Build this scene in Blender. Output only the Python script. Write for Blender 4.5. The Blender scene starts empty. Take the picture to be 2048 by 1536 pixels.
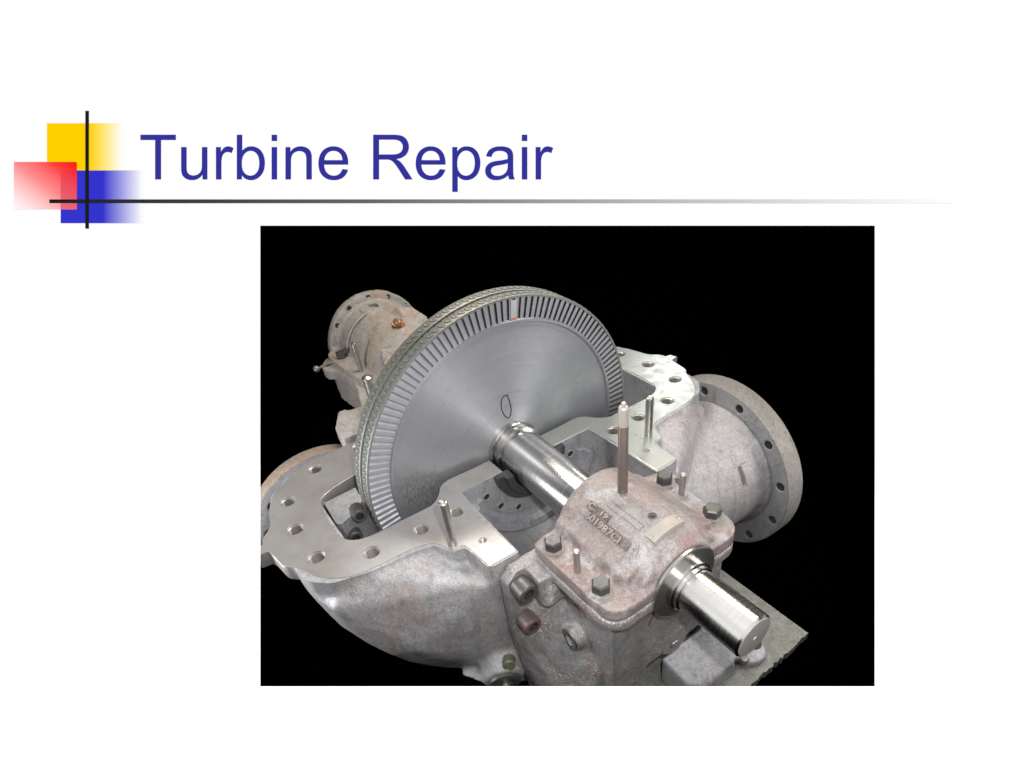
import bpy, bmesh, math, random
from mathutils import Vector, Matrix, noise
S = bpy.context.scene
COL = S.collection
random.seed(7)
PI = math.pi
R_ = math.radians

# ---------------------------------------------------------------- camera, world, lamps, exposure
FPX, PX, PY = 1193.07, 1092.63, 946.43          # focal length and principal point, in 2048-px picture units
CAM = Vector((2.81344, -1.59011, 2.32004))
RT = Vector((0.593908, 0.801303, -0.072021)).normalized()
DN = Vector((0.470217, -0.418360, -0.777091)).normalized()
FW = Vector((-0.652816, 0.427655, -0.625254)).normalized()
def cam_matrix(origin):
    m = Matrix((RT, -DN, -FW)).transposed().to_4x4(); m.translation = origin
    return m
cd = bpy.data.cameras.new('camera'); cam = bpy.data.objects.new('camera', cd); COL.objects.link(cam)
cam.matrix_world = cam_matrix(CAM)
cd.sensor_width = 36.0; cd.lens = FPX / 2048 * 36.0
cd.shift_x = (1024 - PX) / 2048; cd.shift_y = (PY - 768) / 2048
cd.clip_start = 0.05; cd.clip_end = 100
S.camera = cam
S.render.resolution_x, S.render.resolution_y = 1024, 768
S.view_settings.view_transform = 'Standard'; S.view_settings.look = 'None'
S.view_settings.exposure = 0; S.view_settings.gamma = 1; S.view_settings.use_curve_mapping = False
S.cycles.use_denoising = True
S.cycles.max_bounces = 6
W = bpy.data.worlds.new('World'); S.world = W; W.use_nodes = True
WORLD = 1.26
W.node_tree.nodes['Background'].inputs[0].default_value = (1, 1, 1, 1)
W.node_tree.nodes['Background'].inputs[1].default_value = WORLD

def aim(o, target):
    o.rotation_euler = (Vector(target) - o.location).to_track_quat('-Z', 'Y').to_euler()
def area(name, loc, target, sx, sy, power, color=(1, 1, 1)):
    l = bpy.data.lights.new(name, 'AREA'); l.shape = 'RECTANGLE'; l.size = sx; l.size_y = sy
    l.energy = power; l.color = color
    o = bpy.data.objects.new(name, l); o.location = loc; aim(o, target); COL.objects.link(o)
    return o
def spot(name, loc, target, power, angle, size, color=(1, 1, 1), blend=.3):
    l = bpy.data.lights.new(name, 'SPOT'); l.energy = power; l.spot_size = R_(angle); l.spot_blend = blend
    l.shadow_soft_size = size; l.color = color
    o = bpy.data.objects.new(name, l); o.location = loc; aim(o, target); COL.objects.link(o)
    return o
def at(u, v, d): return CAM + FW * d + RT * ((u - PX) / FPX * d) + DN * ((v - PY) / FPX * d)   # a point d metres in front of the lens
WIN = at(1135, 900, 2.46)
spot('flash_lamp', CAM + RT * .22 - DN * .28, at(1135, 1250, 2.46), 330, 61, .06, (1, .99, .98), .1)
area('top_front_fill', at(1400, 60, 2.95), (.5, .1, -.1), 1.7, .4, 30, (1, .99, .98))  # added unseen fill above the opening, brightens the machine
area('right_front_fill', at(2250, 750, 3.2), (.8, .2, -.3), .6, 1.3, 45, (1, .98, .97))  # unseen fill added on the right side of the recess
area('left_front_fill', at(80, 1150, 3.2), (.2, -.9, -.5), .7, 1.6, 60, (.97, .98, 1))  # unseen fill added to lift the left casing
area('rear_right_lamp', (-3.1, 5.0, 2.9), (.1, 1.3, 0), 1.0, .7, 34, (.96, 1, .98))
area('overhead_lamp', (-1.7, .6, 3.6), (.4, 0, 0), 2.6, .4, 70, (1, 1, 1))
area('warm_rear_lamp', (-1.3, .35, 3.1), (.6, -.6, 0), .6, .6, 40, (1, .86, .66))
area('warm_tube_lamp', (-.2, 3.0, 3.0), (.8, 0, 0), 2.0, .1, 25, (1, .84, .6))

# ---------------------------------------------------------------- mesh helpers
def link_mesh(name, me, mats, parent=None, smooth=True, angle=35):
    o = bpy.data.objects.new(name, me); COL.objects.link(o)
    if not isinstance(mats, (list, tuple)): mats = [mats]
    if len(me.materials) == 0:
        for m in mats: me.materials.append(m)
    if smooth:
        me.shade_smooth(); me.set_sharp_from_angle(angle=R_(angle))
    if parent is not None: o.parent = parent
    return o
def obj(name, bm, mats, parent=None, smooth=True, angle=35):
    bmesh.ops.recalc_face_normals(bm, faces=bm.faces)
    me = bpy.data.meshes.new(name); bm.to_mesh(me); bm.free()
    return link_mesh(name, me, mats, parent, smooth, angle)
def thing(name, label, cat, loc=(0, 0, 0), group=None):
    o = bpy.data.objects.new(name, None); COL.objects.link(o); o.location = loc
    o['label'] = label; o['category'] = cat
    if group: o['group'] = group
    return o
def tag(o, label, cat, group=None):
    o['label'] = label; o['category'] = cat
    if group: o['group'] = group
    return o
def axis_matrix(loc, d, up=None):
    """matrix whose local Z points along d"""
    m = Vector(d).normalized().to_track_quat('Z', 'Y').to_matrix().to_4x4(); m.translation = loc
    return m
def lathe(bm, prof, seg=64, m=Matrix(), a0=0, a1=360, closed=False):
    """prof: list of (z, r) turned about local Z. closed joins last to first profile point."""
    full = abs(a1 - a0) >= 359.9
    n = seg if full else seg + 1
    rings = []
    for z, r in prof:
        if r < 1e-6 and full: rings.append([bm.verts.new(m @ Vector((0, 0, z)))])
        else: rings.append([bm.verts.new(m @ Vector((r * math.cos(R_(a0 + (a1 - a0) * k / seg)), r * math.sin(R_(a0 + (a1 - a0) * k / seg)), z))) for k in range(n)])
    P = len(rings)
    for i in range(P if closed else P - 1):
        A, B = rings[i], rings[(i + 1) % P]
        for k in range(n if full else n - 1):
            k2 = (k + 1) % n
            if len(A) == 1 and len(B) == 1: continue
            if len(A) == 1: f = [A[0], B[k], B[k2]]
            elif len(B) == 1: f = [A[k], B[0], A[k2]]
            else: f = [A[k], B[k], B[k2], A[k2]]
            try: bm.faces.new(f)
            except ValueError: pass
    if not full:
        for k in (0, n - 1):
            vs = [r_[k] if len(r_) > 1 else r_[0] for r_ in rings]
            try: bm.faces.new(vs)
            except ValueError: pass
    return bm
XM = Matrix(((0, 0, 1, 0), (1, 0, 0, 0), (0, 1, 0, 0), (0, 0, 0, 1)))   # local Z -> world X, local x -> Y, local y -> Z
def lathe_x(bm, prof, seg=96, **k): return lathe(bm, prof, seg, XM, **k)
def cyl(bm, p0, p1, r0, r1=None, seg=32, bev=0):
    p0, p1 = Vector(p0), Vector(p1); L = (p1 - p0).length; r1 = r0 if r1 is None else r1
    pr = [(0, 0), (0, r0), (L, r1), (L, 0)] if not bev else [(0, 0), (0, r0 - bev), (bev, r0), (L - bev, r1), (L, r1 - bev), (L, 0)]
    return lathe(bm, pr, seg, axis_matrix(p0, p1 - p0))
def box(bm, lo, hi):
    vs = [bm.verts.new((x, y, z)) for x in (lo[0], hi[0]) for y in (lo[1], hi[1]) for z in (lo[2], hi[2])]
    for f in ((0, 1, 3, 2), (4, 6, 7, 5), (0, 4, 5, 1), (2, 3, 7, 6), (0, 2, 6, 4), (1, 5, 7, 3)):
        bm.faces.new([vs[i] for i in f])
    return bm
def hull(bm, pts):
    vs = [bm.verts.new(p) for p in pts]
    r = bmesh.ops.convex_hull(bm, input=vs)
    bad = [g for g in r['geom_interior'] if isinstance(g, bmesh.types.BMVert)] + [g for g in r['geom_unused'] if isinstance(g, bmesh.types.BMVert)]
    if bad: bmesh.ops.delete(bm, geom=list(set(bad)), context='VERTS')
    return bm
def prism(bm, pts, t0, t1, ax=2):
    """extrude a polygon given in the two other axes along axis ax"""
    def P(a, b, t): return (t, a, b) if ax == 0 else ((a, t, b) if ax == 1 else (a, b, t))
    A = [bm.verts.new(P(a, b, t0)) for a, b in pts]; B = [bm.verts.new(P(a, b, t1)) for a, b in pts]
    bm.faces.new(A[::-1]); bm.faces.new(B)
    for i in range(len(pts)):
        j = (i + 1) % len(pts); bm.faces.new([A[i], A[j], B[j], B[i]])
    return bm
def tube(bm, pts, r, seg=10, closed=False):
    pts = [Vector(p) for p in pts]; n = len(pts); rings = []
    for i, p in enumerate(pts):
        a = pts[(i - 1) % n] if (closed or i > 0) else p; b = pts[(i + 1) % n] if (closed or i < n - 1) else p
        q = (b - a).normalized().to_track_quat('Z', 'Y').to_matrix()
        rings.append([bm.verts.new(p + q @ Vector((r * math.cos(2 * PI * k / seg), r * math.sin(2 * PI * k / seg), 0))) for k in range(seg)])
    for i in range(n if closed else n - 1):
        A, B = rings[i], rings[(i + 1) % n]
        for k in range(seg): bm.faces.new([A[k], A[(k + 1) % seg], B[(k + 1) % seg], B[k]])
    if not closed: bm.faces.new(rings[0][::-1]); bm.faces.new(rings[-1])
    return bm
def smooth_poly(pts, it=2, keep=()):
    """Chaikin rounding; indices in keep stay sharp"""
    keep = set(keep); P = [(p, i in keep) for i, p in enumerate(pts)]
    for _ in range(it):
        Q = []
        n = len(P)
        for i in range(n):
            (a, ka), (b, kb) = P[i], P[(i + 1) % n]
            if ka: Q.append((a, True))
            if not ka: Q.append(((a[0] * .75 + b[0] * .25, a[1] * .75 + b[1] * .25), False))
            if not kb: Q.append(((a[0] * .25 + b[0] * .75, a[1] * .25 + b[1] * .75), False))
        P = Q
    return [p for p, _ in P]
def plate(name, outlines, z0, z1, bev=0.0, res=1):
    """filled 2D outline with holes, extruded from z0 to z1; returns mesh"""
    cu = bpy.data.curves.new(name, 'CURVE'); cu.dimensions = '2D'; cu.fill_mode = 'BOTH'
    cu.extrude = (z1 - z0) / 2 - bev; cu.bevel_depth = bev; cu.bevel_resolution = 1; cu.offset = -bev
    for ol in outlines:
        s = cu.splines.new('POLY'); s.points.add(len(ol) - 1); s.use_cyclic_u = True
        for i, (x, y) in enumerate(ol): s.points[i].co = (x, y, 0, 1)
    o = bpy.data.objects.new('tmp', cu); COL.objects.link(o)
    me = bpy.data.meshes.new_from_object(o.evaluated_get(bpy.context.evaluated_depsgraph_get()))
    bpy.data.objects.remove(o); bpy.data.curves.remove(cu)
    me.transform(Matrix.Translation((0, 0, (z0 + z1) / 2)))
    me.name = name
    return me
def circle(cx, cy, r, n=28): return [(cx + r * math.cos(2 * PI * k / n), cy + r * math.sin(2 * PI * k / n)) for k in range(n)]
def cast(name, bm, mats, parent=None, voxel=.014, smooth=4, cutters=(), rough=.0, rscale=6, angle=38, cut_mat=0):
    """cast metal: overlapping solids fused by a voxel remesh, smoothed into fillets, then machined by cutters"""
    bmesh.ops.recalc_face_normals(bm, faces=bm.faces)
    me = bpy.data.meshes.new(name); bm.to_mesh(me); bm.free()
    o = bpy.data.objects.new('tmp', me); COL.objects.link(o)
    m = o.modifiers.new('r', 'REMESH'); m.mode = 'VOXEL'; m.voxel_size = voxel; m.adaptivity = 0
    if smooth:
        s = o.modifiers.new('s', 'SMOOTH'); s.iterations = smooth; s.factor = .5
    me2 = bpy.data.meshes.new_from_object(o.evaluated_get(bpy.context.evaluated_depsgraph_get()))
    if rough:
        nn = [v.normal.copy() for v in me2.vertices]; cc = []
        for v, nr in zip(me2.vertices, nn):
            c = v.co
            c = c + nr * rough * (noise.noise(c * rscale) + .5 * noise.noise(c * rscale * 2.7 + Vector((5, 1, 2)))); cc += c[:]
        me2.vertices.foreach_set('co', cc); me2.update()
    me2.materials.append(None); me2.materials.append(None)
    o.modifiers.clear(); o.data = me2
    tmp = []
    for cb in cutters:
        bmesh.ops.recalc_face_normals(cb, faces=cb.faces)
        for f in cb.faces: f.material_index = cut_mat
        cm = bpy.data.meshes.new('c'); cb.to_mesh(cm); cb.free(); cm.materials.append(None); cm.materials.append(None)
        co = bpy.data.objects.new('cut', cm); COL.objects.link(co); tmp.append(co)
        b = o.modifiers.new('b', 'BOOLEAN'); b.operation = 'DIFFERENCE'; b.object = co; b.solver = 'EXACT'
    me3 = bpy.data.meshes.new_from_object(o.evaluated_get(bpy.context.evaluated_depsgraph_get())) if tmp else me2
    me3.name = name
    bpy.data.objects.remove(o)
    for t in tmp: bpy.data.objects.remove(t)
    idx = [p.material_index for p in me3.polygons]; me3.materials.clear()
    for m in (mats if isinstance(mats, (list, tuple)) else [mats]): me3.materials.append(m)
    me3.polygons.foreach_set('material_index', [min(i, len(me3.materials) - 1) for i in idx])
    return link_mesh(name, me3, mats, parent, True, angle)

# ---------------------------------------------------------------- materials
def s2l(c): return tuple(((v / 255) / 12.92 if v / 255 <= .04045 else ((v / 255 + .055) / 1.055) ** 2.4) for v in c)
class NT:
    def __init__(self, name):
        self.m = bpy.data.materials.new(name); self.m.use_nodes = True; self.t = self.m.node_tree
        self.b = self.t.nodes['Principled BSDF']
    def n(self, typ, **kw):
        x = self.t.nodes.new(typ)
        for k, v in kw.items(): setattr(x, k, v)
        return x
    def set(self, sock, val):
        if hasattr(val, 'is_output') or isinstance(val, bpy.types.NodeSocket): self.t.links.new(val, sock)
        else: sock.default_value = val
    def coord(self, kind='Object'): return self.n('ShaderNodeTexCoord').outputs[kind]
    def mapping(self, vec, scale=(1, 1, 1), loc=(0, 0, 0)):
        x = self.n('ShaderNodeMapping'); self.set(x.inputs['Vector'], vec); x.inputs['Scale'].default_value = scale; x.inputs['Location'].default_value = loc
        return x.outputs[0]
    def noise(self, vec, scale, detail=4, rough=.6, dist=0):
        x = self.n('ShaderNodeTexNoise'); self.set(x.inputs['Vector'], vec); x.inputs['Scale'].default_value = scale
        x.inputs['Detail'].default_value = detail; x.inputs['Roughness'].default_value = rough; x.inputs['Distortion'].default_value = dist
        return x.outputs['Fac']
    def ramp(self, fac, stops):
        x = self.n('ShaderNodeValToRGB'); self.set(x.inputs[0], fac); e = x.color_ramp.elements
        while len(e) < len(stops): e.new(.5)
        for i, (p, c) in enumerate(stops):
            e[i].position = p; e[i].color = (*c, 1) if isinstance(c, (tuple, list)) else (c, c, c, 1)
        return x.outputs[0]
    def mix(self, fac, a, b):
        x = self.n('ShaderNodeMix', data_type='RGBA'); self.set(x.inputs[0], fac)
        for i, v in ((6, a), (7, b)):
            if isinstance(v, tuple): v = (*v, 1) if len(v) == 3 else v
            self.set(x.inputs[i], v)
        return x.outputs[2]
    def math(self, op, a, b=0.0, clamp=False):
        x = self.n('ShaderNodeMath', operation=op); x.use_clamp = clamp; self.set(x.inputs[0], a); self.set(x.inputs[1], b)
        return x.outputs[0]
    def mrange(self, v, a, b, c, d):
        x = self.n('ShaderNodeMapRange'); self.set(x.inputs[0], v)
        for i, q in enumerate((a, b, c, d)): self.set(x.inputs[1 + i], q)
        return x.outputs[0]
    def bump(self, h, strength=.3, dist=.01):
        x = self.n('ShaderNodeBump'); x.inputs['Strength'].default_value = strength; x.inputs['Distance'].default_value = dist
        self.set(x.inputs['Height'], h); return x.outputs[0]
    def out(self, **k):
        for a, v in k.items():
            nm = {'color': 'Base Color', 'metal': 'Metallic', 'rough': 'Roughness', 'normal': 'Normal', 'aniso': 'Anisotropic', 'spec': 'Specular IOR Level', 'tangent': 'Tangent', 'arot': 'Anisotropic Rotation', 'coat': 'Coat Weight', 'coatr': 'Coat Roughness'}[a]
            if isinstance(v, tuple) and len(v) == 3: v = (*v, 1)
            self.set(self.b.inputs[nm], v)
        return self.m

def cast_mat(name, base, tint, rust, pale, rustamt=.5, paleamt=.5, rough=.48, metal=.25, spark=0.0, bumps=1.0, crack=.35):
    t = NT(name); c = t.coord()
    def sh(v, lo, hi, amt=1.0): return t.math('MULTIPLY', t.ramp(v, [(lo, 0), (hi, 1)]), amt)
    n1 = t.noise(c, 2.0, 9, .68, .8); n2 = t.noise(t.mapping(c, loc=(3, 7, 1)), 6.0, 10, .74, .5); n3 = t.noise(c, 34, 6, .75)
    n4 = t.noise(t.mapping(c, loc=(9, 2, 4)), 1.7, 10, .7, 1.1); n5 = t.noise(c, 120, 3, .75); n6 = t.noise(c, 260, 2, .7)
    n7 = t.noise(t.mapping(c, (1, 1, .3), (2, 5, 8)), 11, 10, .78, .4)
    col = t.mix(sh(n1, .42, .58), base, tint)
    col = t.mix(sh(n4, .535, .62, rustamt), col, rust)
    col = t.mix(sh(n2, .53, .61, paleamt), col, pale)
    col = t.mix(sh(n7, .50, .64, .55), col, tuple(v * .5 for v in base))
    col = t.mix(t.ramp(n3, [(.34, .5), (.5, 0)]), col, tuple(v * .38 for v in base))
    col = t.mix(t.ramp(n5, [(.38, .38), (.56, 0)]), col, tuple(v * .5 for v in base))
    col = t.mix(sh(n5, .57, .66, .3), col, tuple(min(1, v * 1.5) for v in pale))
    n8 = t.noise(t.mapping(c, (14, 14, 1.6), (4, 1, 7)), 1, 6, .65, .3)
    col = t.mix(t.math('MULTIPLY', sh(n8, .58, .66, .55), sh(n1, .4, .55)), col, tuple(v * .55 for v in rust))
    col = t.mix(t.ramp(n8, [(.30, .35), (.38, 0)]), col, pale)
    if crack:
        vo = t.n('ShaderNodeTexVoronoi', feature='DISTANCE_TO_EDGE')
        w = t.n('ShaderNodeVectorMath', operation='ADD'); t.set(w.inputs[0], c)
        nv = t.n('ShaderNodeTexNoise'); t.set(nv.inputs['Vector'], c); nv.inputs['Scale'].default_value = 5; nv.inputs['Detail'].default_value = 6
        t.set(w.inputs[1], nv.outputs['Color']); t.set(vo.inputs['Vector'], w.outputs[0]); vo.inputs['Scale'].default_value = 1.6
        cr = t.math('MULTIPLY', t.ramp(vo.outputs['Distance'], [(.0, crack), (.012, 0)]), sh(n2, .42, .5))
        col = t.mix(cr, col, tuple(v * .25 for v in base))
    if spark:
        sp = t.math('MULTIPLY', t.ramp(n5, [(.56, 0), (.62, 1)]), t.ramp(n1, [(.46, 0), (.56, spark)]))
        col = t.mix(sp, col, (.8, .8, .82))
    r = t.mrange(n2, .35, .65, rough + .14, rough - .12)
    h = t.math('ADD', t.math('MULTIPLY', n3, .45), t.math('ADD', t.math('MULTIPLY', n5, .6), t.math('ADD', t.math('MULTIPLY', n2, 2.0), t.math('MULTIPLY', n6, .3))))
    return t.out(color=col, metal=metal, rough=r, spec=.5, normal=t.bump(h, .5 * bumps, .010))
M = {}
M['casing'] = cast_mat('cast_casing_paint', (.40, .395, .41), (.40, .365, .36), (.37, .265, .24), (.54, .54, .555), .55, .5, .45, .22)
M['housing'] = cast_mat('cast_housing_wet', (.35, .345, .345), (.35, .305, .29), (.29, .165, .135), (.43, .43, .435), .6, .5, .33, .35, .95, 1.3, .2)
M['cap'] = cast_mat('cast_cap_paint', (.285, .27, .262), (.28, .22, .205), (.28, .155, .135), (.43, .43, .44), .75, .65, .42, .2, 0, 1, .2)
M['cap_grime'] = cast_mat('cast_cap_grime', (.13, .11, .10), (.15, .11, .10), (.2, .1, .09), (.3, .29, .29), .5, .25, .5, .2, 0, 1, 0)
M['rear'] = cast_mat('cast_rear_dusty', (.42, .40, .375), (.42, .37, .33), (.46, .29, .16), (.52, .51, .50), .5, .4, .6, .1)
M['pipe'] = cast_mat('cast_pipe_scale', (.33, .315, .31), (.33, .28, .255), (.32, .2, .16), (.55, .54, .53), .65, .55, .42, .3, .4, 2.2)
M['pipe_flange'] = cast_mat('cast_flange_grey', (.38, .385, .405), (.40, .395, .405), (.31, .26, .23), (.44, .44, .46), .4, .4, .48)
M['rim'] = cast_mat('cast_rim_tan', (.30, .28, .25), (.29, .28, .265), (.36, .28, .2), (.40, .39, .38), .5, .4, .6, .1, 0, 1.6)
M['rust_rim'] = cast_mat('cast_rim_rusty', (.32, .265, .22), (.31, .24, .185), (.38, .22, .13), (.37, .34, .31), .6, .3, .6, .1, 0, 1.6)
M['base'] = cast_mat('base_plate_steel', (.20, .20, .18), (.21, .21, .18), (.2, .13, .09), (.27, .27, .26), .5, .5, .45, .3)

def machined(name, base, stain, rough=.33, metal=.75, streak=(1, 1, 1), stainamt=.6):
    t = NT(name); c = t.coord()
    n1 = t.noise(c, 3, 6, .6, .5); n2 = t.noise(t.mapping(c, streak), 60, 3, .6); n3 = t.noise(c, 14, 5, .65)
    col = t.mix(t.math('MULTIPLY', t.ramp(n1, [(.4, 0), (.65, 1)]), stainamt), base, stain)
    col = t.mix(t.ramp(n3, [(.35, .22), (.6, 0)]), col, tuple(v * .6 for v in base))
    return t.out(color=col, metal=metal, rough=t.mrange(n3, .3, .7, rough + .1, rough - .07), normal=t.bump(t.math('ADD', n2, n3), .12, .004))
M['joint'] = machined('machined_joint_face', (.41, .40, .395), (.33, .30, .275), .37, .5, stainamt=.85)
M['joint_right'] = machined('machined_joint_green', (.41, .42, .395), (.37, .395, .36), .32, .6)
M['inside'] = cast_mat('cast_chamber_grey', (.40, .40, .42), (.43, .43, .45), (.28, .225, .215), (.42, .42, .44), .45, .45, .42, .35, .2, .8, .2)

def brushed(name, base, rough, aniso, metal=1, ring=220, var=.08, scuff=None, tangent=True, lo=.82, bump=.09, fv=.06):
    t = NT(name); c = t.coord()
    sx = t.n('ShaderNodeSeparateXYZ'); t.set(sx.inputs[0], c); X, Y, Z = sx.outputs
    rad = t.math('SQRT', t.math('ADD', t.math('MULTIPLY', Y, Y), t.math('MULTIPLY', Z, Z)))
    cb = t.n('ShaderNodeCombineXYZ'); t.set(cb.inputs[0], rad); t.set(cb.inputs[1], X)
    rings = t.noise(t.mapping(cb.outputs[0], (ring, ring, 1)), 1, 3, .6)
    big = t.noise(c, 2.6, 5, .6, .7); fine = t.noise(c, 17, 6, .7, .5)
    col = t.mix(rings, tuple(v * lo for v in base), base)
    col = t.mix(t.ramp(big, [(.4, 0), (.7, .35)]), col, tuple(v * .72 for v in base))
    r = t.math('ADD', t.mrange(rings, .3, .7, rough - var, rough + var), t.mrange(fine, .35, .7, -fv * .6, fv))
    h = t.math('MULTIPLY', rings, .5)
    if scuff:
        for k_, (mx, rz) in enumerate((((1, 150, 4), .5), ((1, 5, 170), .9), ((1, 130, 6), -.7))):
            mp = t.n('ShaderNodeMapping'); t.set(mp.inputs['Vector'], c); mp.inputs['Rotation'].default_value = (rz, 0, 0); mp.inputs['Scale'].default_value = mx; mp.inputs['Location'].default_value = (k_ * 3, k_, 0)
            ln = t.noise(mp.outputs[0], 1, 2, .5)
            col = t.mix(t.math('MULTIPLY', t.ramp(ln, [(.68, 0), (.72, .5)]), t.ramp(big, [(.5, 0), (.62, 1)])), col, (.62, .62, .63))
        col = t.mix(t.ramp(fine, [(.56, 0), (.66, .3)]), col, tuple(v * .55 for v in base))
        vd = t.n('ShaderNodeVectorMath', operation='DISTANCE'); t.set(vd.inputs[0], c); vd.inputs[1].default_value = scuff
        mask = t.math('MULTIPLY', t.ramp(vd.outputs['Value'], [(.08, .8), (.21, 0)]), t.ramp(t.noise(c, 9, 4, .6), [(.3, 0), (.6, 1)]))
        sc = t.noise(t.mapping(c, (1, 90, 26)), 1, 4, .7)
        col = t.mix(mask, col, t.mix(t.ramp(sc, [(.4, 0), (.6, 1)]), (.17, .17, .17), (.5, .49, .47)))
        h = t.math('ADD', h, t.math('MULTIPLY', t.math('MULTIPLY', sc, mask), 2.5))
    k = dict(color=col, metal=metal, rough=r, aniso=aniso, normal=t.bump(h, bump, .002))
    if tangent:
        tg = t.n('ShaderNodeTangent', direction_type='RADIAL', axis='X'); k['tangent'] = tg.outputs[0]; k['arot'] = .25
    return t.out(**k)
M['disc'] = brushed('turned_disc_steel', (.39, .40, .42), .40, .6, .6, 160, .06, scuff=(-.02, -.68, -.03))
M['shaft'] = brushed('polished_shaft_steel', (.60, .59, .575), .26, .5, 1, 70, .025, lo=.93, bump=.012, fv=.008)
M['ground'] = brushed('ground_ring_steel', (.42, .41, .38), .3, .3, .9, 120, .05)
def simple(name, col, rough=.5, metal=0.0, ns=20, nv=.35, bump=.15, spec=.5, tint=None):
    t = NT(name); c = t.coord(); n = t.noise(c, ns, 6, .65, .3); n2 = t.noise(c, ns * .2, 4, .6)
    cc = t.mix(n, tuple(v * (1 - nv) for v in col), tuple(min(1, v * (1 + nv)) for v in col))
    if tint: cc = t.mix(t.ramp(n2, [(.45, 0), (.65, 1)]), cc, tint)
    return t.out(color=cc, rough=t.mrange(n, .3, .7, rough + .08, rough - .08), metal=metal, normal=t.bump(n, bump, .004), spec=spec)
M['blade'] = simple('blade_steel', (.32, .32, .345), .46, .4, 26, .35, .2)
M['blade_dark'] = simple('blade_root_shadow_steel', (.10, .10, .105), .5, .5, 20, .3)
M['blade_pale'] = simple('locking_blade_pale', (.52, .55, .58), .4, .5, 20, .1)
M['shroud'] = simple('shroud_band_greenish', (.19, .195, .18), .48, .3, 30, .35, .4, tint=(.2, .19, .17))
M['tenon'] = simple('tenon_outline_dark', (.05, .05, .047), .5, .3, 60, .4, .4)  # dark outline ring laid flat round each tenon head
M['bolt'] = simple('blackened_bolt', (.085, .085, .08), .36, .55, 40, .4, .3)
M['bolt_rust'] = simple('rusty_screw', (.13, .11, .105), .42, .3, 22, .5, .4, tint=(.21, .10, .08))
M['screw'] = simple('oily_screw', (.10, .097, .094), .4, .35, 30, .3, .3)
M['dark'] = simple('recess_shade_dark', (.03, .029, .028), .6, .2, 20, .3)  # near-black colour stands in for the shade inside holes and sockets
M['thread'] = simple('thread_steel', (.40, .37, .34), .38, .6, 30, .3, .2)
M['endface'] = simple('shaft_end_face_steel', (.36, .345, .33), .4, .35, 22, .15, .15)
M['pin'] = simple('pin_steel', (.44, .42, .39), .3, .85, 40, .12, .1)
M['pin_dull'] = simple('pin_steel_dull', (.33, .29, .26), .4, .6, 40, .2, .2)
M['stud'] = simple('rusty_stud_steel', (.15, .125, .11), .42, .5, 24, .35, .4, tint=(.2, .105, .07))
M['stud_top'] = simple('stud_thread_top', (.42, .37, .33), .45, .5, 60, .2, .3)
M['copper'] = simple('copper_fitting', (.46, .29, .2), .33, .8, 30, .2, .15)
M['ink'] = simple('black_marker_ink', (.02, .02, .02), .7, 0, 20, .1, 0)
M['orange'] = simple('orange_paint_dab', (.55, .17, .08), .6, 0, 20, .2, 0)
M['brass_tag'] = simple('worn_nameplate_metal', (.27, .265, .24), .5, .1, 16, .3, .3, tint=(.30, .235, .2))
M['green'] = simple('mossy_green_paint', (.13, .145, .09), .5, .1, 24, .5, .3)
M['rust_dab'] = simple('red_paint_fleck', (.15, .045, .04), .5, 0, 40, .5, .1)

def black_mat():
    t = NT('matt_black_cloth'); return t.out(color=(.0008, .0007, .0009), rough=1.0, spec=0.0)
M['black'] = black_mat()
K = .8                                            # albedo of the white board
def print_mat(name, rgb):
    t = NT(name); n = t.noise(t.coord(), 3, 2, .5)
    c = tuple(v * K for v in s2l(rgb))
    return t.out(color=t.mix(n, tuple(v * .995 for v in c), c), rough=1.0, spec=0.0)
M['board'] = print_mat('white_board_paint', (255, 255, 255))
M['title'] = print_mat('navy_print', (51, 51, 153))
M['vline'] = print_mat('black_print', (28, 28, 28))

# ---------------------------------------------------------------- display board (front of the black recess)
DB = 2.46; SC = DB / FPX                           # distance and metres per picture unit
BM = cam_matrix(CAM + FW * DB)
def bx(u, v): return ((u - PX) * SC, (PY - v) * SC)
board = thing('presentation_board', 'large white board with navy lettering, coloured squares and an opening onto black', 'board')
board.matrix_world = BM
T = .016
def quad_pts(u0, v0, u1, v1): return [bx(u0, v1), bx(u1, v1), bx(u1, v0), bx(u0, v0)]
bm = bmesh.new()
O = [(-700, -560), (2750, -560), (2750, 2150), (-700, 2150)]
I = [(520.6, 451.3), (1749.5, 451.3), (1749.5, 1372.8), (520.6, 1372.8)]
def ringv(pts, z, grow=0): 
    cx, cy = (520.6 + 1749.5) / 2, (451.3 + 1372.8) / 2
    return [bm.verts.new((*bx(u + grow * (1 if u > cx else -1), v + grow * (1 if v > cy else -1)), z)) for u, v in pts]
of, if_, ob, ib = ringv(O, 0), ringv(I, 0), ringv(O, -T), ringv(I, -T, 14)
for i in range(4):
    j = (i + 1) % 4
    bm.faces.new([of[i], of[j], if_[j], if_[i]]).material_index = 0
    for q in ([ob[i], ob[j], ib[j], ib[i]], [of[i], of[j], ob[j], ob[i]], [if_[i], if_[j], ib[j], ib[i]]):
        bm.faces.new(q).material_index = 1
obj('panel', bm, [M['board'], M['black']], board, False)
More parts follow.
